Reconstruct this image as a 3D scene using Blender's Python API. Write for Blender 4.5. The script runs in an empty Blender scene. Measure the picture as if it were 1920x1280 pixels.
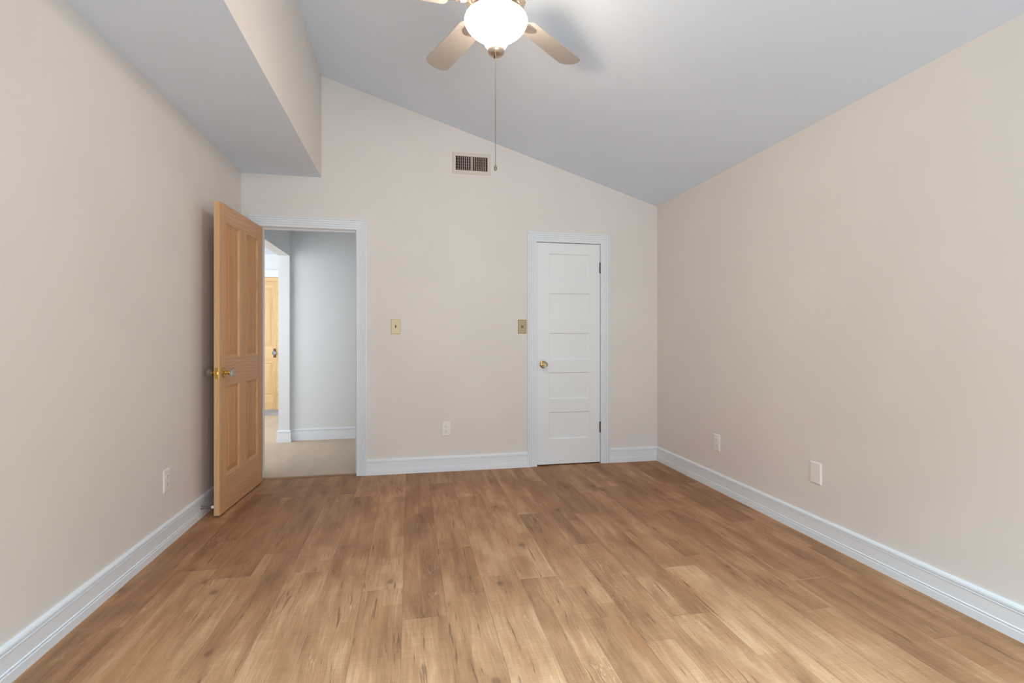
import bpy, bmesh, math, random
from mathutils import Vector, Matrix
random.seed(4)
scene = bpy.context.scene
COL = scene.collection

# ------------------------------------------------------------------ camera
F_PX, YAW, HORIZON, CAM_H = 946.868, 0.1997, 632.575, 1.125
cam_d = bpy.data.cameras.new('camera')
cam_d.sensor_width = 36.0
cam_d.lens = F_PX / 1920 * 36.0
cam_d.shift_y = (HORIZON - 640) / 1920
cam_d.clip_start = 0.02
cam = bpy.data.objects.new('camera', cam_d)
cam.location = (0, 0, CAM_H)
cam.rotation_euler = (math.pi / 2, 0, -YAW)
COL.objects.link(cam)
scene.camera = cam

# ------------------------------------------------------------------ world, daylight and added fill lamps, exposure
def lin(c):
    return tuple(((v / 255) / 12.92 if v / 255 <= .04045 else ((v / 255 + .055) / 1.055) ** 2.4) for v in c)

world = bpy.data.worlds.new('world')
scene.world = world
world.use_nodes = True
bg = world.node_tree.nodes['Background']
bg.inputs['Color'].default_value = (0.75, 0.87, 1.0, 1)
bg.inputs['Strength'].default_value = 0.6

def daylight(name, loc, rot, sx, sy, power, color):
    l = bpy.data.lights.new(name, 'AREA')
    l.shape = 'RECTANGLE'
    l.size, l.size_y = sx, sy
    l.energy = power
    l.color = color
    o = bpy.data.objects.new(name, l)
    o.location, o.rotation_euler = loc, rot
    COL.objects.link(o)
    return o

WIN_X0, WIN_X1, WIN_Z0, WIN_Z1, REAR_Y = -0.85, 1.75, 0.40, 2.16, -0.90
win = daylight('daylight_added_window', ((WIN_X0 + WIN_X1) / 2, REAR_Y - 0.2, (WIN_Z0 + WIN_Z1) / 2 - .1), (math.radians(94), 0, 0),
         WIN_X1 - WIN_X0, WIN_Z1 - WIN_Z0, 54, (0.77, 0.92, 1.0))  # area lamp outside the unseen rear window, both added for daylight
win.data.spread = math.radians(140)
floor_fill = daylight('fill_near_floor', (0.35, -2.2, 3.05), (0, 0, 0), 1.8, 1.2, 152, (0.50, 0.80, 1.0))  # narrow area lamp added outside the window to brighten the near floor
floor_fill.rotation_euler = (Vector((0.42, 1.15, 0.0)) - Vector(floor_fill.location)).to_track_quat('-Z', 'Y').to_euler()
floor_fill.data.spread = math.radians(48)
daylight('daylight_far_room', (-2.75, 4.47, 1.45), (math.pi / 2, 0, 0), 2.2, 1.5, 31, (0.98, 0.98, 1.0))
daylight('fill_far_door', (-3.9, 6.2, 1.5), (math.pi / 2, 0, math.radians(-52)), 1.6, 1.4, 46, (0.97, 0.98, 1.0))  # added area lamp with no window behind it, brightens the far door
LAMP_STRENGTH = 43.0

vs = scene.view_settings
vs.view_transform = 'Standard'
vs.look = 'None'
vs.gamma = 1.0
vs.use_curve_mapping = False
vs.exposure = 0.0
scene.cycles.max_bounces = 12
scene.cycles.diffuse_bounces = 8
scene.cycles.caustics_reflective = False
scene.cycles.caustics_refractive = False

# ------------------------------------------------------------------ dimensions (metres, camera foot at the origin)
YB = 4.2836                       # back wall face
XL, XR = -1.2913, 2.2295          # side wall faces
ZS, XS = 2.4118, -0.6957          # soffit underside and edge
ZC_S, ZC_R = 3.2284, 2.3270       # ceiling height at soffit edge and at right wall
SLOPE = (ZC_R - ZC_S) / (XR - XS)
def zc(x): return ZC_S + SLOPE * (x - XS)
WT = 0.12                         # wall thickness
DW0, DW1, DWZ = -1.154, -0.425, 2.000    # bedroom doorway
CL0, CL1, CLZ = 1.088, 1.676, 1.962      # closet opening
HALL_Y = 5.885
HX = -1.270                       # hall side wall face
HXT = 0.112
FAR_Y = 8.46
FARX = -4.2
HALL_Z = 2.42

# ------------------------------------------------------------------ node helper
class NT:
    def __init__(self, name):
        self.m = bpy.data.materials.new(name)
        self.m.use_nodes = True
        self.t = self.m.node_tree
        self.b = self.t.nodes['Principled BSDF']
    def n(self, kind, **kw):
        nd = self.t.nodes.new(kind)
        for k, v in kw.items(): setattr(nd, k, v)
        return nd
    def put(self, sock, v):
        if v is None: return
        if isinstance(v, bpy.types.NodeSocket): self.t.links.new(v, sock)
        else:
            if hasattr(sock.default_value, '__len__') and isinstance(v, (tuple, list)):
                n = len(sock.default_value)
                v = tuple(v) + (1.0,) * (n - len(v))
            sock.default_value = v
    def math(self, op, a, b=None, c=None, clamp=False):
        nd = self.n('ShaderNodeMath', operation=op, use_clamp=clamp)
        self.put(nd.inputs[0], a); self.put(nd.inputs[1], b); self.put(nd.inputs[2], c)
        return nd.outputs[0]
    def comb(self, x, y, z=0.0):
        nd = self.n('ShaderNodeCombineXYZ')
        self.put(nd.inputs[0], x); self.put(nd.inputs[1], y); self.put(nd.inputs[2], z)
        return nd.outputs[0]
    def white(self, v, dim='3D'):
        nd = self.n('ShaderNodeTexWhiteNoise', noise_dimensions=dim)
        self.put(nd.inputs['W' if dim == '1D' else 'Vector'], v)
        return nd.outputs['Value']
    def noise(self, v, scale=1.0, detail=4.0, rough=.55, dist=0.0):
        nd = self.n('ShaderNodeTexNoise')
        self.put(nd.inputs['Vector'], v)
        nd.inputs['Scale'].default_value = scale
        nd.inputs['Detail'].default_value = detail
        nd.inputs['Roughness'].default_value = rough
        nd.inputs['Distortion'].default_value = dist
        return nd.outputs['Fac']
    def ramp(self, fac, stops):
        nd = self.n('ShaderNodeValToRGB')
        e = nd.color_ramp.elements
        while len(e) < len(stops): e.new(.5)
        for k, (p, c) in enumerate(stops):
            e[k].position = p
            e[k].color = (*c, 1) if len(c) == 3 else c
        self.put(nd.inputs[0], fac)
        return nd.outputs[0]
    def step(self, v, a, b, lo=0.0, hi=1.0):
        nd = self.n('ShaderNodeMapRange', interpolation_type='SMOOTHSTEP')
        self.put(nd.inputs[0], v)
        for k, q in zip((1, 2, 3, 4), (a, b, lo, hi)): nd.inputs[k].default_value = q
        return nd.outputs[0]
    def mix(self, fac, a, b, mode='MIX'):
        nd = self.n('ShaderNodeMix', data_type='RGBA', blend_type=mode)
        self.put(nd.inputs[0], fac); self.put(nd.inputs[6], a); self.put(nd.inputs[7], b)
        return nd.outputs[2]
    def coords(self):
        tc = self.n('ShaderNodeTexCoord')
        sp = self.n('ShaderNodeSeparateXYZ')
        self.t.links.new(tc.outputs['Object'], sp.inputs[0])
        return tc.outputs['Object'], sp.outputs[0], sp.outputs[1], sp.outputs[2]
    def bump(self, h, strength=.2, dist=.002):
        nd = self.n('ShaderNodeBump')
        nd.inputs['Strength'].default_value = strength
        nd.inputs['Distance'].default_value = dist
        self.put(nd.inputs['Height'], h)
        self.t.links.new(nd.outputs[0], self.b.inputs['Normal'])
    def fin(self, color=None, rough=None, metal=None, spec=None):
        if color is not None: self.put(self.b.inputs['Base Color'], color)
        if rough is not None: self.put(self.b.inputs['Roughness'], rough)
        if metal is not None: self.b.inputs['Metallic'].default_value = metal
        if spec is not None: self.b.inputs['Specular IOR Level'].default_value = spec
        return self.m

def paint(name, rgb, rough=.6, spread=.03, bump=.12, spec=.3):
    N = NT(name)
    co, x, y, z = N.coords()
    a = N.noise(co, 1.6, 3)
    c = lin(rgb)
    d = tuple(v * (1 - spread) for v in c)
    col = N.mix(N.step(a, .35, .65), c, d)
    N.bump(N.noise(co, 260, 2), bump, .0008)
    return N.fin(col, rough, spec=spec)

def metal(name, rgb, rough=.3):
    N = NT(name)
    co, x, y, z = N.coords()
    r = N.step(N.noise(co, 80, 2), .3, .7, rough * .85, rough * 1.2)
    return N.fin(lin(rgb), r, metal=1.0)

def plastic(name, rgb, rough=.35):
    N = NT(name)
    co, x, y, z = N.coords()
    c = lin(rgb)
    col = N.mix(N.noise(co, 30, 2), c, tuple(v * .96 for v in c))
    return N.fin(col, rough, spec=.45)

def floor_material(name='vinyl_oak_planks', grey=0.0):
    N = NT(name)
    co, x, y, z = N.coords()
    W, L = .177, 1.22
    u = N.math('DIVIDE', N.math('ADD', x, .030 + W * 40), W)
    i = N.math('FLOOR', u); fu = N.math('FRACT', u)
    ri = N.white(i, '1D')
    v = N.math('ADD', N.math('DIVIDE', y, L), N.math('MULTIPLY', ri, 9.0))
    j = N.math('FLOOR', v); fv = N.math('FRACT', v)
    idp = N.white(N.comb(i, j, 3.0))
    idq = N.white(N.comb(i, j, 11.0))
    # printed strips inside each plank
    sp = N.math('ADD', .36, N.math('MULTIPLY', idq, .28))
    k = N.math('GREATER_THAN', fu, sp)
    si = N.math('ADD', N.math('MULTIPLY', i, 2.0), k)
    rs = N.white(si, '1D')
    sj = N.math('FLOOR', N.math('ADD', N.math('DIVIDE', y, .74), N.math('MULTIPLY', rs, 13.0)))
    ids = N.white(N.comb(si, sj, 7.0))
    off = N.math('MULTIPLY', idp, 37.0)
    ox = N.math('ADD', x, off)
    offs = N.math('ADD', off, N.math('MULTIPLY', ids, 19.0))
    oxs = N.math('ADD', x, offs)
    wob = N.noise(N.comb(N.math('MULTIPLY', ox, 5.0), N.math('MULTIPLY', y, 2.2), off), 1.0, 3)
    gx = N.math('ADD', ox, N.math('MULTIPLY', wob, .05))
    coarse = N.noise(N.comb(N.math('MULTIPLY', gx, 24.0), N.math('MULTIPLY', y, 1.7), off), 1.0, 5, .6)
    fine = N.noise(N.comb(N.math('MULTIPLY', gx, 150.0), N.math('MULTIPLY', y, 6.0), off), 1.0, 5, .65)
    blot = N.noise(N.comb(N.math('MULTIPLY', gx, 8.0), N.math('MULTIPLY', y, 2.4), off), 1.0, 4, .55)
    saw = N.noise(N.comb(N.math('MULTIPLY', ox, 9.0), N.math('MULTIPLY', y, 190.0), off), 1.0, 2)
    t = N.math('MULTIPLY', N.math('SUBTRACT', idp, .5), .20)
    t = N.math('ADD', t, N.math('MULTIPLY', N.math('SUBTRACT', ids, .5), .11))
    t = N.math('ADD', t, N.math('MULTIPLY', N.math('SUBTRACT', coarse, .5), .50))
    t = N.math('ADD', t, N.math('MULTIPLY', N.math('SUBTRACT', fine, .5), .44))
    t = N.math('ADD', t, N.math('MULTIPLY', N.math('SUBTRACT', blot, .5), .78))
    t = N.math('ADD', t, N.math('MULTIPLY', N.math('SUBTRACT', saw, .5), .16))
    t = N.math('ADD', t, .52)
    col = N.ramp(t, [(.08, lin((103, 70, 47))), (.34, lin((138, 97, 66))), (.55, lin((164, 119, 83))),
                     (.76, lin((188, 145, 107))), (.96, lin((210, 173, 134)))])
    warm = N.noise(N.comb(N.math('MULTIPLY', ox, 4.0), N.math('MULTIPLY', y, 1.3), off), 1.0, 2)
    col = N.mix(N.step(warm, .54, .74, 0, .38), col, lin((166, 110, 68)))
    # knots
    kx = N.math('ADD', N.math('MULTIPLY', ox, 5.5), N.math('MULTIPLY', N.math('SUBTRACT', wob, .5), .5))
    vor = N.n('ShaderNodeTexVoronoi')
    N.put(vor.inputs['Vector'], N.comb(kx, N.math('MULTIPLY', y, 3.6), off))
    vor.inputs['Scale'].default_value = 1.0
    kn = N.step(vor.outputs['Distance'], .04, .13, 1.0, 0.0)
    halo = N.step(vor.outputs['Distance'], .08, .40, 1.0, 0.0)
    pick = N.n('ShaderNodeSeparateColor'); N.t.links.new(vor.outputs['Color'], pick.inputs[0])
    on = N.math('GREATER_THAN', pick.outputs[0], .45)
    kn = N.math('MULTIPLY', kn, on)
    col = N.mix(N.math('MULTIPLY', N.math('MULTIPLY', halo, on), .22), col, lin((112, 76, 52)))
    col = N.mix(N.math('MULTIPLY', kn, .55), col, lin((92, 62, 44)))
    # dark hairline cracks and pale cracks along the grain
    cm = N.step(N.noise(N.comb(N.math('MULTIPLY', ox, 9.0), N.math('MULTIPLY', y, 1.8), off), 1.0, 2), .44, .56)
    ck = N.noise(N.comb(N.math('MULTIPLY', gx, 70.0), N.math('MULTIPLY', y, 4.5), off), 1.0, 3, .6, .4)
    dk = N.math('MULTIPLY', N.step(ck, .60, .70), cm)
    col = N.mix(N.math('MULTIPLY', dk, .62), col, lin((84, 58, 42)))
    pm = N.step(N.noise(N.comb(N.math('MULTIPLY', ox, 8.0), N.math('MULTIPLY', y, 2.4), N.math('ADD', off, 50.0)), 1.0, 2), .56, .68)
    pk = N.noise(N.comb(N.math('MULTIPLY', gx, 120.0), N.math('MULTIPLY', y, 14.0), N.math('ADD', off, 20.0)), 1.0, 3, .6, 1.2)
    pk = N.math('MULTIPLY', N.step(pk, .56, .66), pm)
    col = N.mix(N.math('MULTIPLY', pk, .36), col, lin((214, 180, 144)))
    sk = N.noise(N.comb(N.math('MULTIPLY', ox, 120.0), N.math('MULTIPLY', y, 34.0), off), 1.0, 2)
    sm = N.step(N.noise(N.comb(N.math('MULTIPLY', ox, 6.0), N.math('MULTIPLY', y, 3.0), N.math('ADD', off, 80.0)), 1.0, 2), .48, .62)
    col = N.mix(N.math('MULTIPLY', N.math('MULTIPLY', N.step(sk, .66, .74), sm), .55), col, lin((92, 64, 46)))
    # joints
    eu = N.math('MULTIPLY', N.math('MINIMUM', fu, N.math('SUBTRACT', 1.0, fu)), W)
    ev = N.math('MULTIPLY', N.math('MINIMUM', fv, N.math('SUBTRACT', 1.0, fv)), L)
    seam = N.step(N.math('MINIMUM', eu, ev), .0004, .0014, 1.0, 0.0)
    pale = N.math('GREATER_THAN', ri, .62)
    sc = N.mix(pale, lin((100, 74, 54)), lin((206, 184, 160)))
    col = N.mix(N.math('MULTIPLY', seam, .6), col, sc)
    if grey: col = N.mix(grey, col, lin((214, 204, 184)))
    h = N.math('SUBTRACT', N.math('ADD', N.math('MULTIPLY', fine, .5), N.math('MULTIPLY', saw, .25)), N.math('MULTIPLY', seam, 1.0))
    N.bump(h, .15, .0012)
    r = N.step(fine, .3, .7, .46, .58)
    return N.fin(col, r, spec=.26)

def wood_material(name, lo, mid, hi, axis='Z', scale=1.0):
    N = NT(name)
    co, x, y, z = N.coords()
    A = {'Z': (x, y, z), 'Y': (x, z, y), 'X': (z, y, x)}[axis]
    wv = N.noise(N.comb(N.math('MULTIPLY', A[0], 5 * scale), N.math('MULTIPLY', A[1], 5 * scale), N.math('MULTIPLY', A[2], 1.1 * scale)), 1.0, 2)
    q = N.math('ADD', N.math('ADD', N.math('MULTIPLY', A[0], 1.0), N.math('MULTIPLY', A[1], 1.0)), N.math('MULTIPLY', wv, .16))
    rings = N.math('ADD', .5, N.math('MULTIPLY', N.math('SINE', N.math('MULTIPLY', q, 330 * scale)), .5))
    fine = N.noise(N.comb(N.math('MULTIPLY', A[0], 230), N.math('MULTIPLY', A[1], 230), N.math('MULTIPLY', A[2], 5)), 1.0, 4, .6)
    big = N.noise(N.comb(N.math('MULTIPLY', A[0], 14), N.math('MULTIPLY', A[1], 14), N.math('MULTIPLY', A[2], .9)), 1.0, 3)
    t = N.math('ADD', N.math('MULTIPLY', rings, .15), N.math('ADD', N.math('MULTIPLY', fine, .42), N.math('MULTIPLY', big, .52)))
    col = N.ramp(t, [(.25, lin(lo)), (.55, lin(mid)), (.85, lin(hi))])
    N.bump(fine, .08, .0006)
    return N.fin(col, .42, spec=.4)

M = {}
M['wall'] = paint('beige_wall_paint', (230, 224, 219), .62, .03)
M['ceil'] = paint('white_ceiling_paint', (224, 235, 250), .75, .02)
M['hall'] = paint('white_hall_paint', (226, 229, 230), .6, .02)
M['trim'] = paint('white_gloss_trim', (234, 238, 243), .32, .02, .05, .5)
M['closet'] = paint('white_door_paint', (236, 240, 243), .38, .02, .06, .45)
M['floor'] = floor_material()
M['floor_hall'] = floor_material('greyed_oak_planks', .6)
M['wood_v'] = wood_material('honey_oak_upright', (184, 134, 88), (208, 160, 114), (224, 184, 138), 'Z')
M['wood_h'] = wood_material('honey_oak_crosswise', (164, 114, 74), (188, 140, 98), (206, 162, 118), 'Y')
M['wood_edge'] = wood_material('honey_oak_edge', (196, 150, 104), (216, 174, 128), (232, 196, 150), 'Z')
M['pine'] = wood_material('pale_pine', (192, 152, 98), (216, 182, 130), (230, 202, 154), 'Z')
M['pine_h'] = wood_material('pale_pine_crosswise', (190, 146, 92), (224, 188, 134), (238, 210, 160), 'X')
M['brass'] = metal('polished_brass', (214, 176, 92), .18)
M['bronze'] = metal('dark_bronze', (88, 78, 66), .4)
M['steel'] = metal('dull_steel', (196, 194, 190), .4)
M['nickel'] = metal('brushed_nickel', (206, 190, 178), .42)
M['white_plastic'] = plastic('white_plastic', (240, 236, 232))
M['cream_plastic'] = plastic('cream_plastic', (222, 205, 168))
M['tan_plastic'] = plastic('tan_plastic', (182, 166, 128))
M['dark'] = plastic('recess_shade', (34, 26, 22), .7)  # dark colour painted in for the shade inside recesses
M['toggle'] = plastic('brown_toggle', (112, 92, 62))
M['vent'] = paint('white_vent_enamel', (222, 212, 204), .4, .02, .03, .4)
M['louver'] = paint('grey_vent_enamel', (184, 168, 158), .45, .03, .03, .4)
M['blade'] = paint('whitewashed_blade', (180, 172, 167), .45, .05, .03, .4)
M['mat'] = paint('grey_door_mat', (176, 172, 172), .95, .2, .6, .1)
M['thr'] = wood_material('threshold_oak', (126, 92, 62), (152, 116, 82), (176, 140, 102), 'X')
M['rubber'] = plastic('white_rubber', (240, 240, 240), .6)

N = NT('knob_glass')
co, _x, _y, _z = N.coords()
N.b.inputs['Transmission Weight'].default_value = 0.85
N.b.inputs['IOR'].default_value = 1.5
M['glass'] = N.fin(lin((236, 244, 244)), N.step(N.noise(co, 60, 2), .3, .7, .02, .05))

N = NT('lit_frosted_bowl')
co, _x, _y, _z = N.coords()
f = N.step(N.noise(co, 14, 3), .3, .7)
N.put(N.b.inputs['Emission Color'], N.mix(f, (1.0, .85, .67), (1.0, .87, .71)))
N.b.inputs['Emission Strength'].default_value = LAMP_STRENGTH
M['bowl'] = N.fin(lin((250, 244, 230)), .3)

# ------------------------------------------------------------------ mesh helpers
def obj(name, bm, mat, parent=None, smooth=False, bevel=0.0, seg=2):
    bmesh.ops.remove_doubles(bm, verts=bm.verts, dist=1e-6)
    bmesh.ops.recalc_face_normals(bm, faces=bm.faces)
    me = bpy.data.meshes.new(name)
    bm.to_mesh(me); bm.free()
    for m in (mat if isinstance(mat, (list, tuple)) else [mat]): me.materials.append(m)
    o = bpy.data.objects.new(name, me)
    COL.objects.link(o)
    if parent is not None: o.parent = parent
    if smooth:
        for p in me.polygons: p.use_smooth = True
        md = o.modifiers.new('split', 'EDGE_SPLIT'); md.split_angle = math.radians(38)
    if bevel:
        b = o.modifiers.new('bevel', 'BEVEL'); b.width = bevel; b.segments = seg
        b.limit_method = 'ANGLE'; b.angle_limit = math.radians(40)
    return o

def struct(name, bm, mat, parent=None, **kw):
    o = obj(name, bm, mat, parent, **kw)
    if parent is None: o['kind'] = 'structure'
    return o

def tag(o, label, cat, group=None, kind=None):
    o['label'] = label; o['category'] = cat
    if group: o['group'] = group
    if kind: o['kind'] = kind
    return o

def empty(name, loc=(0, 0, 0), rz=0.0):
    o = bpy.data.objects.new(name, None)
    o.empty_display_size = .1
    o.location = loc; o.rotation_euler = (0, 0, rz)
    COL.objects.link(o)
    return o

def box(bm, x0, x1, y0, y1, z0, z1, mi=0):
    vs_ = [bm.verts.new((x, y, z)) for x in (x0, x1) for y in (y0, y1) for z in (z0, z1)]
    for a in ((0, 1, 3, 2), (4, 6, 7, 5), (0, 4, 5, 1), (2, 3, 7, 6), (0, 2, 6, 4), (1, 5, 7, 3)):
        f = bm.faces.new([vs_[k] for k in a]); f.material_index = mi
    return vs_

def BX(*a):
    bm = bmesh.new(); box(bm, *a); return bm

def prism(bm, poly, axis, a, b, mi=0):
    """extrude a 2-D polygon along an axis; poly = (p, q) in the two other axes"""
    def P(p, q, t):
        return {'X': (t, p, q), 'Y': (p, t, q), 'Z': (p, q, t)}[axis]
    A = [bm.verts.new(P(p, q, a)) for p, q in poly]
    B = [bm.verts.new(P(p, q, b)) for p, q in poly]
    n = len(poly)
    bm.faces.new(A).material_index = mi
    bm.faces.new(B[::-1]).material_index = mi
    for k in range(n):
        bm.faces.new((A[k], A[(k + 1) % n], B[(k + 1) % n], B[k])).material_index = mi

def lathe(bm, prof, seg=40, mtx=None, cap=True):
    """prof: (radius, height) pairs, axis +Z"""
    mtx = mtx or Matrix()
    rings = []
    for r, z in prof:
        if r < 1e-6: rings.append([bm.verts.new(mtx @ Vector((0, 0, z)))])
        else: rings.append([bm.verts.new(mtx @ Vector((r * math.cos(2 * math.pi * k / seg), r * math.sin(2 * math.pi * k / seg), z))) for k in range(seg)])
    for A, B in zip(rings, rings[1:]):
        for k in range(seg):
            q = (k + 1) % seg
            if len(A) == 1 and len(B) == 1: continue
            if len(A) == 1: bm.faces.new((A[0], B[k], B[q]))
            elif len(B) == 1: bm.faces.new((A[k], A[q], B[0]))
            else: bm.faces.new((A[k], A[q], B[q], B[k]))
    if cap:
        if len(rings[0]) > 1: bm.faces.new(rings[0][::-1])
        if len(rings[-1]) > 1: bm.faces.new(rings[-1])

def axis_to(d, loc):
    return Matrix.Translation(Vector(loc)) @ Vector((0, 0, 1)).rotation_difference(Vector(d)).to_matrix().to_4x4()

# ------------------------------------------------------------------ the room shell
struct('floor', BX(XL - WT, XR + WT, REAR_Y - .1, YB + .06, -.05, 0), M['floor'])
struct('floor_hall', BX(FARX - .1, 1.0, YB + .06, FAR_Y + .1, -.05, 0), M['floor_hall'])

# back wall with the doorway and the closet opening
j = .015
bm = bmesh.new()
Y0, Y1 = YB, YB + WT
box(bm, XL - WT, DW0 - j, Y0, Y1, 0, DWZ + j)
box(bm, DW1 + j, CL0 - j, Y0, Y1, 0, DWZ + j)
box(bm, CL0 - j, CL1 + j, Y0, Y1, CLZ + j, DWZ + j)
box(bm, CL1 + j, XR + WT, Y0, Y1, 0, DWZ + j)
prism(bm, [(XL - WT, DWZ + j), (XR + WT, DWZ + j), (XR + WT, zc(XR + WT) + .05), (XL - WT, zc(XL - WT) + .05)], 'Y', Y0, Y1)
struct('wall_back', bm, M['wall'])
struct('wall_left', BX(XL - WT, XL, REAR_Y - WT, YB, 0, ZS + .4), M['wall'])
struct('wall_right', BX(XR, XR + WT, REAR_Y - WT, YB, 0, zc(XR) + .05), M['wall'])
bm = bmesh.new()
box(bm, XL - WT, WIN_X0, REAR_Y - WT, REAR_Y, 0, DWZ)
box(bm, WIN_X1, XR + WT, REAR_Y - WT, REAR_Y, 0, DWZ)
box(bm, WIN_X0, WIN_X1, REAR_Y - WT, REAR_Y, 0, WIN_Z0)
prism(bm, [(XL - WT, WIN_Z1), (XR + WT, WIN_Z1), (XR + WT, zc(XR + WT) + .05), (XL - WT, zc(XL - WT) + .05)], 'Y', REAR_Y - WT, REAR_Y)
box(bm, XL - WT, WIN_X0, REAR_Y - WT, REAR_Y, DWZ, WIN_Z1)
box(bm, WIN_X1, XR + WT, REAR_Y - WT, REAR_Y, DWZ, WIN_Z1)
struct('wall_rear', bm, M['wall'])
# unseen rear window added to bring in daylight: frame with two sashes
bm = bmesh.new()
fw = .05
for a, b in ((WIN_X0, WIN_X0 + fw), (WIN_X1 - fw, WIN_X1), ((WIN_X0 + WIN_X1) / 2 - fw / 2, (WIN_X0 + WIN_X1) / 2 + fw / 2)):
    box(bm, a, b, REAR_Y - .09, REAR_Y - .03, WIN_Z0, WIN_Z1)
mid = (WIN_X0 + WIN_X1) / 2
for z0 in (WIN_Z0, (WIN_Z0 + WIN_Z1) / 2 - fw / 2, WIN_Z1 - fw):
    box(bm, WIN_X0 + fw, mid - fw / 2, REAR_Y - .09, REAR_Y - .03, z0, z0 + fw)
    box(bm, mid + fw / 2, WIN_X1 - fw, REAR_Y - .09, REAR_Y - .03, z0, z0 + fw)
struct('window_added', bm, M['trim'])

# sloping ceiling and the boxed soffit along the left wall
bm = bmesh.new()
prism(bm, [(XS - .12, zc(XS - .12)), (XR + WT, zc(XR + WT)), (XR + WT, zc(XR + WT) + .1), (XS - .12, zc(XS - .12) + .1)], 'Y', REAR_Y - WT, YB)
struct('ceiling', bm, M['ceil'])
bm = bmesh.new()
box(bm, XL, XS, REAR_Y, YB, ZS, zc(XS) + .03)
for f in bm.faces:
    f.normal_update()
    c = f.calc_center_median()
    f.material_index = 1 if abs(c.z - ZS) < 1e-4 else 0
struct('ceiling_soffit', bm, [M['wall'], M['ceil']])

# hall behind the doorway, the wide opening and the far room
bm = bmesh.new()
box(bm, HX, 1.0, HALL_Y, HALL_Y + WT, 0, HALL_Z)
struct('wall_hall_back', bm, M['hall'])
HO0, HOZ = 4.58, 2.005            # opening in the hall's side wall
HO1 = 5.808
bm = bmesh.new()
box(bm, HX - HXT, HX, YB + WT, HO0, 0, HOZ)
box(bm, HX - HXT, HX, HO1, FAR_Y, 0, HOZ)
box(bm, HX - HXT, HX, YB + WT, FAR_Y, HOZ, HALL_Z)
struct('wall_hall_left', bm, M['hall'])
struct('wall_hall_right', BX(.92, 1.0, YB + WT, HALL_Y, 0, HALL_Z), M['hall'])
struct('ceiling_hall', BX(FARX - .1, 1.0, YB + WT, FAR_Y + .1, HALL_Z, HALL_Z + .08), M['ceil'])
struct('wall_far_back', BX(FARX - .1, HX, FAR_Y, FAR_Y + .1, 0, HALL_Z), M['hall'])
struct('wall_far_near', BX(FARX - .1, HX - HXT, YB + WT - .1, YB + WT, 0, HALL_Z), M['hall'])
bm = bmesh.new()
box(bm, FARX - .1, FARX, YB + WT, FAR_Y, 0, HALL_Z)
struct('wall_far_left', bm, M['hall'])
bm = bmesh.new()                  # closet interior
box(bm, 1.0, 1.05, YB + WT, 5.0, 0, 2.2); box(bm, 1.8, 1.85, YB + WT, 5.0, 0, 2.2)
box(bm, 1.05, 1.8, 4.95, 5.0, 0, 2.2); box(bm, 1.05, 1.8, YB + WT, 4.95, 2.15, 2.2)
box(bm, 1.05, 1.8, YB + .06, 4.95, -.05, 0)
struct('wall_closet', bm, M['hall'])

# ------------------------------------------------------------------ skirting and casings
BASE = [(0, 0), (.018, 0), (.018, .033), (.0165, .0365), (.0115, .0370), (.0115, .0398), (.0165, .041), (.0165, .0445), (.013, .0465),
        (.013, .1005), (.0155, .102), (.0155, .1035), (.006, .1050), (.006, .1090), (.014, .1115), (.0135, .119), (.010, .1255), (.006, .129), (0, .129)]
def skirting(bm, axis, face, sign, a, b, ma=0, mb=0, prof=BASE):
    """axis along which it runs; ma / mb = mitre (+1 longer, -1 shorter at the front)"""
    A, B = [], []
    for d, z in prof:
        pa, pb = a - ma * d, b + mb * d
        if axis == 'Y': A.append((face + sign * d, pa, z)); B.append((face + sign * d, pb, z))
        else: A.append((pa, face + sign * d, z)); B.append((pb, face + sign * d, z))
    A = [bm.verts.new(v) for v in A]; B = [bm.verts.new(v) for v in B]
    n = len(prof)
    bm.faces.new(A); bm.faces.new(B[::-1])
    for k in range(n): bm.faces.new((A[k], B[k], B[(k + 1) % n], A[(k + 1) % n]))

CW = .084
CASE = [(0, 0), (0, .011), (.004, .013), (.013, .013), (.0150, .0075), (.0185, .0075), (.0205, .014), (.030, .015), (.0320, .0080), (.0355, .0080),
        (.0375, .016), (.047, .017), (.0490, .0090), (.0525, .0090), (.0545, .018), (.066, .0195), (.0675, .0110), (.0710, .0110), (.0725, .021), (.081, .021), (.084, .018), (.084, 0)]
def casing(bm, x0, x1, z1, face, sign=-1, z0=0.0, x_min=None):
    """moulded door casing mitred round three sides of an opening"""
    st = [[], [], [], []]
    for w, d in CASE:
        y = face + sign * d
        st[0].append((x0 - w, y, z0)); st[1].append((x0 - w, y, z1 + w))
        st[2].append((x1 + w, y, z1 + w)); st[3].append((x1 + w, y, z0))
    V = [[bm.verts.new(v) for v in s] for s in st]
    n = len(CASE)
    for A, B in zip(V, V[1:]):
        for k in range(n): bm.faces.new((A[k], A[(k + 1) % n], B[(k + 1) % n], B[k]))
    bm.faces.new(V[0]); bm.faces.new(V[3][::-1])

bm = bmesh.new()
skirting(bm, 'Y', XL, 1, REAR_Y, YB, 0, -1)
struct('baseboard_left', bm, M['trim'])
bm = bmesh.new()
skirting(bm, 'Y', XR, -1, REAR_Y, YB, 0, -1)
struct('baseboard_right', bm, M['trim'])
bm = bmesh.new()
skirting(bm, 'X', YB, -1, DW1 + CW, CL0 - CW)
skirting(bm, 'X', YB, -1, CL1 + CW, XR, 0, -1)
struct('baseboard_back', bm, M['trim'])
bm = bmesh.new()
skirting(bm, 'X', HALL_Y, -1, HX, .92, -1, 0)
skirting(bm, 'Y', HX, 1, HO1, HALL_Y, 1, -1)
skirting(bm, 'X', HO1, -1, HX - HXT, HX, 1, 1)
skirting(bm, 'X', FAR_Y, -1, -1.98, HX - HXT)
struct('baseboard_hall', bm, M['trim'])

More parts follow.
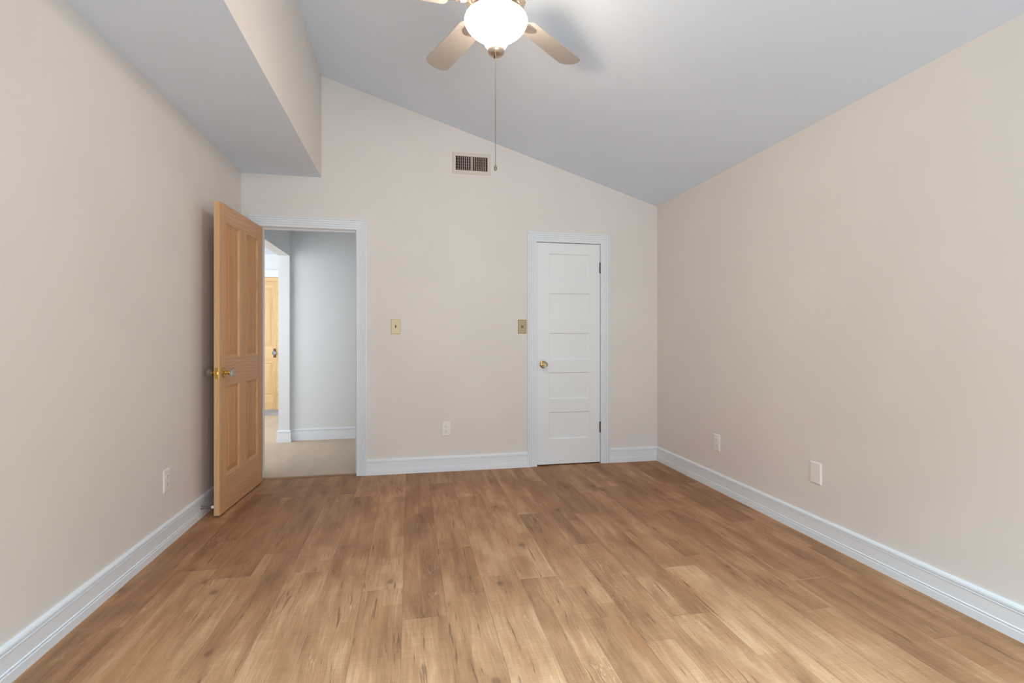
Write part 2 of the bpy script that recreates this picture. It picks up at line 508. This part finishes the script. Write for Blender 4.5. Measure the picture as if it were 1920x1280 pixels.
bm = bmesh.new()
casing(bm, DW0, DW1, DWZ, YB)
casing(bm, DW0, DW1, DWZ, YB + WT, 1)
for a, b in ((DW0 - j, DW0), (DW1, DW1 + j)): box(bm, a, b, YB, YB + WT, 0, DWZ + j)
box(bm, DW0, DW1, YB, YB + WT, DWZ, DWZ + j)
for a, b in ((DW0, DW0 + .011), (DW1 - .011, DW1)): box(bm, a, b, YB + .045, YB + .08, 0, DWZ)       # door stop beads
box(bm, DW0 + .011, DW1 - .011, YB + .045, YB + .08, DWZ - .011, DWZ)
t1 = struct('trim_1', bm, M['trim'])
bm = BX(DW1 - .0015, DW1 + .001, YB + .008, YB + .034, .870, .942)
obj('strike_plate', bm, M['steel'], t1)
bm = bmesh.new()
casing(bm, CL0, CL1, CLZ, YB)
for a, b in ((CL0 - j, CL0), (CL1, CL1 + j)): box(bm, a, b, YB, YB + WT, 0, CLZ + j)
box(bm, CL0, CL1, YB, YB + WT, CLZ, CLZ + j)
for a, b in ((CL0, CL0 + .011), (CL1 - .011, CL1)): box(bm, a, b, YB + .045, YB + .08, 0, CLZ)
box(bm, CL0 + .011, CL1 - .011, YB + .045, YB + .08, CLZ - .011, CLZ)
struct('trim_2', bm, M['trim'])
bm = bmesh.new()                   # low threshold strip in the doorway
prism(bm, [(YB + .018, 0), (YB + .022, .006), (YB + .032, .008), (YB + .052, .008), (YB + .062, .006), (YB + .066, 0)], 'X', DW0 + .0005, DW1 - .0005)
struct('trim_3', bm, M['thr'])

# ------------------------------------------------------------------ doors
def slab_frame(W, H, T, stile, rails, mullion=None, chamf=.012):
    """door leaf lying in local X (width) / Z (height), thickness in Y (0..T); rails = [(z0, z1), ...] bottom to top.
       returns (upright boxes, crosswise boxes, panel openings)"""
    up = [(0, stile[0], 0, H), (W - stile[1], W, 0, H)]
    cross = [(stile[0], W - stile[1], a, b) for a, b in rails]
    holes = []
    for (a0, a1), (b0, b1) in zip(rails, rails[1:]):
        if mullion:
            up.append((mullion[0], mullion[1], a1, b0))
            holes += [(stile[0], mullion[0], a1, b0), (mullion[1], W - stile[1], a1, b0)]
        else: holes.append((stile[0], W - stile[1], a1, b0))
    return up, cross, holes

def sticking(bm, h, T, wd, dp, mi=0):
    """sloped moulding around a panel opening on both faces"""
    x0, x1, z0, z1 = h
    for y, s in ((0, 1), (T, -1)):
        prof = [(0, 0), (wd * .35, dp * .25), (wd * .45, dp * .7), (wd, dp), (wd, dp + .004), (0, dp + .004)]
        def ring(o, d): return [bm.verts.new((px, y + s * d, pz)) for px, pz in ((x0 + o, z0 + o), (x1 - o, z0 + o), (x1 - o, z1 - o), (x0 + o, z1 - o))]
        R = [ring(o, d) for o, d in prof]
        n = len(R)
        for k in range(n):
            A, B = R[k], R[(k + 1) % n]
            for q in range(4):
                bm.faces.new((A[q], A[(q + 1) % 4], B[(q + 1) % 4], B[q])).material_index = mi

def raised_panel(h, T, inset, back, field, wid):
    """panel board with a bevelled raised field on both faces"""
    x0, x1, z0, z1 = h
    bm = bmesh.new()
    def ring(o, y): return [bm.verts.new((px, y, pz)) for px, pz in ((x0 + o, z0 + o), (x1 - o, z0 + o), (x1 - o, z1 - o), (x0 + o, z1 - o))]
    seq = [(inset, back), (inset + .006, back), (inset + wid, field)]
    R = [ring(o, y) for o, y in seq] 
    Q = [ring(o, T - y) for o, y in seq]
    for S in (R, Q):
        for A, B in zip(S, S[1:]):
            for q in range(4): bm.faces.new((A[q], A[(q + 1) % 4], B[(q + 1) % 4], B[q]))
        bm.faces.new(S[-1])
    for q in range(4): bm.faces.new((R[0][q], R[0][(q + 1) % 4], Q[0][(q + 1) % 4], Q[0][q]))
    return bm

def glass_knob(parent, x, y, z, s, rose='round', size=.028):
    """glass knob with metal rosette on a leaf face at local (x, y, z), sticking out along s*Y"""
    mt = axis_to((0, s, 0), (x, y, z))
    bm = bmesh.new()
    if rose == 'round':
        lathe(bm, [(.033, 0), (.033, .002), (.030, .005), (.020, .0075), (.013, .010), (.0115, .016), (.0105, .026), (.014, .029), (.016, .033), (.013, .037)], 36, mt)
    else:
        lathe(bm, [(.012, 0), (.012, .010), (.009, .014), (.009, .024), (.013, .028), (.012, .034)], 24, mt)
    ro = obj('knob_rosette' if rose == 'round' else 'knob_neck', bm, M['brass'] if rose == 'round' else M['bronze'], parent, smooth=True)
    bm = bmesh.new()
    r = size
    lathe(bm, [(.010, .035), (.015, .038), (r * .86, .046), (r, .053), (r, .057), (r * .82, .064), (r * .40, .067), (0, .067)], 12, mt)
    k = obj('door_knob', bm, M['glass'], parent)
    k['label'] = 'clear faceted glass knob'
    return ro, k

# the open wooden door: leaf runs from its free edge towards the hinges
A = Vector((-1.16468, 3.45658)); B = Vector((-1.12101, 4.19553))
d = (B - A).normalized()
ang = math.atan2(d.y, d.x)
T = .034
LW = .770; LH = 1.966
door = empty('door_1', (A.x, A.y, .012), ang)
tag(door, 'open honey-coloured wooden four-panel door standing against the left wall', 'door', kind='structure')
# local X along the leaf, local Y (+) towards the left wall, so the visible face is y = 0
up, cross, holes = slab_frame(LW, LH, T, (.100, .099), [(0, .222), (.805, .980), (1.855, LH)], (.322, .438))
bm = bmesh.new()
for a, b, z0, z1 in up: box(bm, a, b, 0, T, z0, z1)
for h in holes: sticking(bm, h, T, .018, .0125)
leaf = obj('door_leaf', bm, M['wood_v'], door)
bm = bmesh.new()
for a, b, z0, z1 in cross: box(bm, a, b, .0003, T - .0003, z0, z1)
# wood grain runs along the rail
M['rail'] = wood_material('honey_oak_rail', (178, 130, 92), (202, 156, 116), (218, 178, 138), 'X')
obj('door_rail', bm, M['rail'], door)
bm = BX(-.0012, 0, .001, T - .001, 0, LH)
obj('door_edge', bm, M['wood_edge'], door)['label'] = 'paler lengthwise edge of the door'
M['panel'] = wood_material('honey_oak_panel', (182, 126, 74), (204, 150, 98), (220, 172, 118), 'Z', .7)
for h in holes: obj('door_panel', raised_panel(h, T, .014, .0135, .0050, .042), M['panel'], door)
kz = .890
glass_knob(door, .062, 0, kz, -1)
glass_knob(door, .062, T, kz, 1)
bm = bmesh.new()
box(bm, -.0028, -.0012, .006, T - .006, kz - .034, kz + .034)
box(bm, -.008, -.0028, .011, T - .012, kz - .009, kz + .009)
obj('latch_plate', bm, M['brass'], door, bevel=.0008)
for hz in (.2, 1.0, 1.76):
    bm = bmesh.new()
    box(bm, LW, LW + .002, .002, T, hz - .045, hz + .045)
    lathe(bm, [(.006, hz - .047), (.006, hz + .047)], 12, Matrix.Translation((LW + .006, T + .002, 0)))
    obj('hinge', bm, M['brass'], door)

# the closed white closet door
CW_, CH = CL1 - CL0 - .008, CLZ - .016
cd = empty('door_2', (CL0 + .004, YB + .004, .011))
tag(cd, 'closed white five-panel closet door with glass knob', 'door', kind='structure')
zs5 = [.231, .468, .582, .819, .928, 1.166, 1.280, 1.517, 1.626, 1.863]
zs5 = [z - .011 for z in zs5]
rails = [(0, zs5[0])] + [(zs5[k], zs5[k + 1]) for k in (1, 3, 5, 7)] + [(zs5[9], CH)]
up, cross, holes = slab_frame(CW_, CH, .035, (.108, .098), rails)
bm = bmesh.new()
for a, b, z0, z1 in up + cross: box(bm, a, b, 0, .035, z0, z1)
for h in holes: sticking(bm, h, .035, .009, .008)
obj('door_leaf', bm, M['closet'], cd)
for x0, x1, z0, z1 in holes: obj('door_panel', BX(x0 + .004, x1 - .004, .0095, .0255, z0 + .004, z1 - .004), M['closet'], cd)
glass_knob(cd, .056, 0, .878, -1)
for z in (1.750, .324):
    z -= .011
    bm = bmesh.new()
    lathe(bm, [(0, z - .052), (.004, z - .050), (.006, z - .046), (.006, z + .046), (.004, z + .050), (0, z + .052)], 14, Matrix.Translation((CW_ + .002, -.007, 0)))
    box(bm, CW_ - .004, CW_ + .008, -.004, .001, z - .044, z + .044)
    obj('hinge', bm, M['bronze'], cd)['label'] = 'dark bronze hinge'

# the pale pine door in the far room, with its frame
FX1 = -2.032
fd = empty('door_3', (FX1 - .76, FAR_Y - .012, .012))
tag(fd, 'pale pine panelled door seen far away through the doorway', 'door', kind='structure')
up, cross, holes = slab_frame(.76, 1.985, .03, (.062, .062), [(0, .206), (.720, .985), (1.881, 1.985)], (.340, .420))
bm = bmesh.new()
for a, b, z0, z1 in up: box(bm, a, b, 0, .03, z0, z1)
for h in holes: sticking(bm, h, .03, .014, .008)
obj('door_leaf', bm, M['pine'], fd)
bm = bmesh.new()
for a, b, z0, z1 in cross: box(bm, a, b, 0, .03, z0, z1)
obj('door_rail', bm, M['pine_h'], fd)
for h in holes: obj('door_panel', raised_panel(h, .03, .010, .0085, .003, .03), M['pine'], fd)
bm = BX(.76 - .050, .76 - .012, -.004, 0, .800, .940)
obj('knob_plate', bm, M['bronze'], fd, bevel=.002)
glass_knob(fd, .76 - .031, -.004, .872, -1, 'neck', .03)
bm = bmesh.new()
box(bm, FX1 + .002, FX1 + .028, FAR_Y - .022, FAR_Y, 0, 2.058)
box(bm, FX1 - .79, FX1 - .762, FAR_Y - .022, FAR_Y, 0, 2.058)
box(bm, FX1 - .762, FX1 + .002, FAR_Y - .022, FAR_Y, 2.000, 2.058)
struct('trim_4', bm, M['pine_h'])
bm = bmesh.new()
prism(bm, [(FAR_Y, 2.064), (FAR_Y - .03, 2.064), (FAR_Y - .034, 2.085), (FAR_Y - .05, 2.12), (FAR_Y - .062, 2.145), (FAR_Y - .062, 2.168), (FAR_Y, 2.168)], 'X', FX1 - .9, FX1 + .2)
struct('trim_5', bm, M['trim'])

bm = bmesh.new()
prism(bm, [(-2.75, 7.84), (-1.62, 7.84), (-1.6, 7.86), (-1.6, 8.34), (-1.62, 8.36), (-2.75, 8.36), (-2.77, 8.34), (-2.77, 7.86)], 'Z', 0, .010)
tag(obj('door_mat', bm, M['mat']), 'grey flat mat on the floor before the distant pine door', 'mat')

# ------------------------------------------------------------------ wall plates (local: plate in X/Z, front towards -Y)
def plate_bm(w, h, t, bev):
    bm = bmesh.new()
    def ring(o, y): return [bm.verts.new((px, y, pz)) for px, pz in ((-w / 2 + o, -h / 2 + o), (w / 2 - o, -h / 2 + o), (w / 2 - o, h / 2 - o), (-w / 2 + o, h / 2 - o))]
    R = [ring(0, 0), ring(0, -t * .35), ring(bev, -t)]
    for A_, B_ in zip(R, R[1:]):
        for q in range(4): bm.faces.new((A_[q], A_[(q + 1) % 4], B_[(q + 1) % 4], B_[q]))
    bm.faces.new(R[0]); bm.faces.new(R[-1])
    return bm
def screw_bm(z, t, r=.0032):
    bm = bmesh.new()
    lathe(bm, [(r, 0), (r, .0008), (r * .6, .0014), (0, .0015)], 14, axis_to((0, -1, 0), (0, -t, z)))
    return bm

def outlet(loc, rz, label):
    o = empty('wall_outlet', loc, rz)
    tag(o, label, 'outlet', 'white wall outlets')
    obj('cover_plate', plate_bm(.073, .122, .006, .005), M['white_plastic'], o)
    for z in (.0205, -.0205):
        bm = bmesh.new()
        pts = [(.017 * math.cos(a), .0145 * max(-.86, min(.86, math.sin(a)))) for a in [2 * math.pi * k / 28 for k in range(28)]]
        prism(bm, [(p, z + q) for p, q in pts], 'Y', -.0078, -.0055)
        r = obj('socket', bm, M['white_plastic'], o)
        bm = bmesh.new()
        box(bm, -.0078, -.0056, -.0081, -.0077, z - .002, z + .007)
        box(bm, .0056, .0078, -.0081, -.0077, z - .001, z + .006)
        lathe(bm, [(.0026, 0), (.0026, .0004)], 12, axis_to((0, -1, 0), (0, -.0077, z - .0085)))
        obj('slots', bm, M['dark'], r)['label'] = 'dark plug slots'
    obj('screw', screw_bm(0, .006), M['white_plastic'], o)
    return o
outlet((.300, YB, .356), 0, 'white outlet on the back wall between the doorway and closet')
outlet((XR, 3.361, .349), -math.pi / 2, 'white outlet on the right wall nearer the room corner')
outlet((XL, 3.048, .353), math.pi / 2, 'white outlet on the left wall beside the open wooden door')

o = empty('blank_plate', (XR, 2.433, .368), -math.pi / 2)
tag(o, 'blank white cover plate on the right wall above the baseboard', 'wall plate')
obj('cover_plate', plate_bm(.080, .122, .007, .006), M['white_plastic'], o)
for z in (.042, -.042): obj('screw', screw_bm(z, .007, .0026), M['white_plastic'], o)

o = empty('light_switch', (-.114, YB, 1.2155))
tag(o, 'cream toggle light switch on the wall right of the doorway', 'light switch')
obj('cover_plate', plate_bm(.078, .124, .007, .006), M['cream_plastic'], o)
bm = bmesh.new(); box(bm, -.0052, .0052, -.0074, -.0068, -.012, .012)
obj('toggle_slot', bm, M['toggle'], o)['label'] = 'brown toggle slot'
bm = bmesh.new()
prism(bm, [(-.007, -.004), (-.007, .005), (-.017, .012), (-.0185, .009), (-.0175, .004)], 'X', -.0036, .0036)
obj('toggle', bm, M['toggle'], o)['label'] = 'brown toggle lever'
for z in (.030, -.030): obj('screw', screw_bm(z, .007), M['tan_plastic'], o)

o = empty('wall_plate', (.957, YB, 1.220))
tag(o, 'tan wall plate with round centre jack left of the closet', 'wall plate')
obj('cover_plate', plate_bm(.076, .122, .007, .006), M['tan_plastic'], o)
bm = bmesh.new()
lathe(bm, [(.011, 0), (.011, .0025), (.009, .004), (.006, .004), (.0055, .001), (0, .001)], 24, axis_to((0, -1, 0), (0, -.007, 0)))
obj('jack', bm, M['toggle'], o, smooth=True)
bm = bmesh.new()
lathe(bm, [(.0035, 0), (.0035, .006), (0, .007)], 14, axis_to((0, -1, 0), (0, -.0075, 0)))
obj('pin', bm, M['brass'], o)
for z in (.042, -.042): obj('screw', screw_bm(z, .007), M['tan_plastic'], o)

# ------------------------------------------------------------------ air vent
VX0, VX1, VZ0, VZ1 = .352, .680, 2.5125, 2.6925
vw, vh = VX1 - VX0, VZ1 - VZ0
o = empty('air_vent', ((VX0 + VX1) / 2, YB, (VZ0 + VZ1) / 2))
tag(o, 'white air vent with slim upright louvers high on the back wall', 'vent')
ix0, ix1, iz0, iz1 = -vw / 2 + .029, vw / 2 - .029, -vh / 2 + .031, vh / 2 - .031
bm = bmesh.new()
def ring(a, b, c, e, y): return [bm.verts.new((px, y, pz)) for px, pz in ((a, c), (b, c), (b, e), (a, e))]
R = [ring(-vw / 2, vw / 2, -vh / 2, vh / 2, 0), ring(-vw / 2, vw / 2, -vh / 2, vh / 2, -.003), ring(-vw / 2 + .008, vw / 2 - .008, -vh / 2 + .008, vh / 2 - .008, -.009),
     ring(ix0 - .003, ix1 + .003, iz0 - .003, iz1 + .003, -.009), ring(ix0, ix1, iz0, iz1, -.006), ring(ix0, ix1, iz0, iz1, 0)]
for A_, B_ in zip(R, R[1:] + R[:1]):
    for q in range(4): bm.faces.new((A_[q], A_[(q + 1) % 4], B_[(q + 1) % 4], B_[q]))
obj('vent_frame', bm, M['vent'], o)
obj('duct_shade', BX(ix0 - .001, ix1 + .001, -.0012, -.0004, iz0 - .001, iz1 + .001), M['dark'], o)['label'] = 'dark plate as duct shade behind the louvers'  # flat plate on the wall, its dark colour stands in for duct shade
nb = 14
px = [ix0 + (ix1 - ix0) * (k + 1) / (nb + 1) for k in range(nb)]
for k, x in enumerate(px):
    left = k < nb / 2
    bm = bmesh.new()
    sgn = -1 if left else 1
    dx = .0034 * sgn
    prism(bm, [(x - .0019, -.0088), (x + .0019, -.0088), (x + .0019 - dx, -.0036), (x - .0019 - dx, -.0036)], 'Z', iz0 + .0002, iz1 - .0002)
    obj('louver', bm, M['louver'], o)
obj('centre_bar', BX(-.0058, .0058, -.0088, -.003, iz0 + .0002, iz1 - .0002), M['louver'], o)
M['damper'] = paint('taupe_damper_enamel', (128, 112, 102), .5, .03, .03, .3)
for k in range(5):
    z = iz0 + (iz1 - iz0) * (k + .5) / 5
    bm = bmesh.new()
    prism(bm, [(-.0030, z - .0022), (-.0014, z - .0004), (-.0014, z + .0022), (-.0030, z + .0004)], 'X', ix0 + .0002, ix1 - .0002)
    obj('damper_blade', bm, M['damper'], o)
for s in (-1, 1):
    bm = bmesh.new()
    lathe(bm, [(.0034, 0), (.003, .0014), (0, .0018)], 14, axis_to((0, -1, 0), (s * (vw / 2 - .0135), -.009, 0)))
    obj('screw', bm, M['steel'], o)

# ------------------------------------------------------------------ door stop on the left skirting
SY, SZ = 3.478, .062
o = empty('door_stop', (XL + .013, SY, SZ))
tag(o, 'white-tipped spring door stop on the left baseboard behind the open door', 'door stop')
bm = bmesh.new()
lathe(bm, [(.013, 0), (.013, .003), (.008, .006), (.006, .010)], 20, axis_to((1, 0, 0), (0, 0, 0)))
obj('stop_base', bm, M['steel'], o, smooth=True)
# spring coil
bm = bmesh.new()
LEN = .060
turns, ns = 15, 10
prev = None
for k in range(turns * ns + 1):
    a = 2 * math.pi * k / ns
    c = Vector((.008 + (LEN - .008) * k / (turns * ns), .0058 * math.cos(a), .0058 * math.sin(a)))
    rad = Vector((0, math.cos(a), math.sin(a)))
    cur = [bm.verts.new(c + rad * (.0013 * math.cos(q)) + Vector((1, 0, 0)) * (.0013 * math.sin(q))) for q in (0, 2.09, 4.19)]
    if prev:
        for q in range(3): bm.faces.new((prev[q], prev[(q + 1) % 3], cur[(q + 1) % 3], cur[q]))
    else: bm.faces.new(cur)
    prev = cur
bm.faces.new(prev[::-1])
obj('spring', bm, M['steel'], o)
bm = bmesh.new()
lathe(bm, [(.008, LEN), (.0095, LEN + .003), (.0095, LEN + .013), (.007, LEN + .0165), (0, LEN + .0175)], 20, axis_to((1, 0, 0), (0, 0, 0)))
obj('rubber_tip', bm, M['rubber'], o, smooth=True)['label'] = 'white rubber tip'

# ------------------------------------------------------------------ ceiling fan with lit bowl
FX, FY = .3814, 2.249
fan = empty('ceiling_fan', (FX, FY, 0))
tag(fan, 'ceiling fan with glowing frosted bowl lamp hanging from sloped ceiling', 'ceiling fan')
bm = bmesh.new()
lathe(bm, [(.0, 2.424), (.030, 2.424), (.0365, 2.427), (.048, 2.442), (.058, 2.460), (.064, 2.472), (.070, 2.478), (.084, 2.4855), (.102, 2.497), (.120, 2.5125),
           (.133, 2.528), (.140, 2.542), (.142, 2.552), (.138, 2.563), (.128, 2.572), (.118, 2.577), (.112, 2.577)], 64, cap=False)
obj('lamp_bowl', bm, M['bowl'], fan, smooth=True)['label'] = 'glowing frosted glass bowl'
bm = bmesh.new()
lathe(bm, [(.0, 2.393), (.012, 2.3935), (.025, 2.398), (.034, 2.406), (.0385, 2.416), (.038, 2.422), (.030, 2.4235), (.0, 2.4235)], 40)
obj('finial', bm, M['nickel'], fan, smooth=True)
bm = bmesh.new()
lathe(bm, [(0, 2.380), (.0035, 2.380), (.0045, 2.383), (.0045, 2.390), (.003, 2.393)], 14, Matrix.Translation((-.006, -.006, 0)))
obj('finial_nub', bm, M['bronze'], fan, smooth=True)
# light fitter, ribbed housing
bm = bmesh.new()
lathe(bm, [(.118, 2.566), (.124, 2.570), (.126, 2.577), (.120, 2.584), (.100, 2.590), (.085, 2.604)], 48)
obj('light_fitter', bm, M['nickel'], fan, smooth=True)
bm = bmesh.new()
seg = 96
prof = [(.086, 2.604), (.112, 2.612), (.130, 2.626), (.136, 2.645), (.136, 2.700), (.128, 2.722), (.100, 2.738), (.05, 2.744)]
rings = []
for r, z in prof:
    rings.append([bm.verts.new(((r - (.004 if (k % 4) < 2 and .1 < r else 0)) * math.cos(2 * math.pi * (k + (z - 2.6) * 90) / seg),
                                (r - (.004 if (k % 4) < 2 and .1 < r else 0)) * math.sin(2 * math.pi * (k + (z - 2.6) * 90) / seg), z)) for k in range(seg)])
for A_, B_ in zip(rings, rings[1:]):
    for k in range(seg): bm.faces.new((A_[k], A_[(k + 1) % seg], B_[(k + 1) % seg], B_[k]))
bm.faces.new(rings[0][::-1]); bm.faces.new(rings[-1])
obj('motor_housing', bm, M['nickel'], fan)
bm = bmesh.new()
lathe(bm, [(.019, 2.744), (.019, zc(FX) - .05)], 20)
obj('downrod', bm, M['nickel'], fan, smooth=True)
bm = bmesh.new()
tilt = Matrix.Translation((0, 0, zc(FX))) @ Matrix.Rotation(math.atan(-SLOPE), 4, 'Y')
lathe(bm, [(.070, 0), (.072, -.008), (.064, -.034), (.040, -.058), (.024, -.066)], 36, tilt)
obj('canopy', bm, M['nickel'], fan, smooth=True)
# five blades with curved irons
def blade_pts():
    out = []
    r0, r1, w0, w1 = .205, .660, .060, .068
    for t in range(9):                       # rounded root
        a = math.pi / 2 + math.pi * t / 8
        out.append((r0 + .03 + .03 * math.cos(a), w0 * math.sin(a)))
    for t in range(13):                      # rounded tip
        a = -math.pi / 2 + math.pi * t / 12
        out.append((r1 - .05 + .05 * math.cos(a), w1 * math.sin(a)))
    return out
ZB = 2.640
for k in range(5):
    a = math.radians(90 + 36 + 72 * k - 14)
    mt = Matrix.Translation((0, 0, ZB)) @ Matrix.Rotation(a, 4, 'Z') @ Matrix.Rotation(math.radians(11), 4, 'X')
    bm = bmesh.new()
    prism(bm, blade_pts(), 'Z', -.003, .003)
    bm.transform(mt)
    b = obj('blade', bm, M['blade'], fan, bevel=.0015)
    bm = bmesh.new()
    path = [(.112, .000, .016), (.135, -.014, .016), (.160, -.020, .014), (.190, -.012, .018), (.215, -.007, .030), (.265, -.006, .030), (.285, -.006, .012)]
    U, D = [], []
    for r, z, w in path:
        U.append([bm.verts.new((r, -w, z + .003)), bm.verts.new((r, w, z + .003))])
        D.append([bm.verts.new((r, -w, z - .003)), bm.verts.new((r, w, z - .003))])
    for q in range(len(path) - 1):
        bm.faces.new((U[q][0], U[q][1], U[q + 1][1], U[q + 1][0])); bm.faces.new((D[q][0], D[q + 1][0], D[q + 1][1], D[q][1]))
        bm.faces.new((U[q][0], U[q + 1][0], D[q + 1][0], D[q][0])); bm.faces.new((U[q][1], D[q][1], D[q + 1][1], U[q + 1][1]))
    bm.faces.new((U[0][0], D[0][0], D[0][1], U[0][1])); bm.faces.new((U[-1][0], U[-1][1], D[-1][1], D[-1][0]))
    bm.transform(mt)
    obj('blade_iron', bm, M['nickel'], b, bevel=.002)
# beaded pull chain
CX, CY = -.008, -.0340
bm = bmesh.new()
top, bot = 2.412, 1.892
z = top
while z > bot:
    bmesh.ops.create_icosphere(bm, subdivisions=1, radius=.0021, matrix=Matrix.Translation((CX, CY, z)))
    z -= .0052
lathe(bm, [(.0007, bot), (.0007, top)], 6, Matrix.Translation((CX, CY, 0)))
M['chain'] = metal('aged_chain', (150, 136, 122), .4)
ch = obj('pull_chain', bm, M['chain'], fan)
bm = bmesh.new()
lathe(bm, [(0, 1.866), (.004, 1.867), (.0068, 1.872), (.0072, 1.879), (.005, 1.886), (.0028, 1.891), (.0024, 1.896), (0, 1.897)], 18, Matrix.Translation((CX, CY, 0)))
obj('chain_fob', bm, M['chain'], ch, smooth=True)
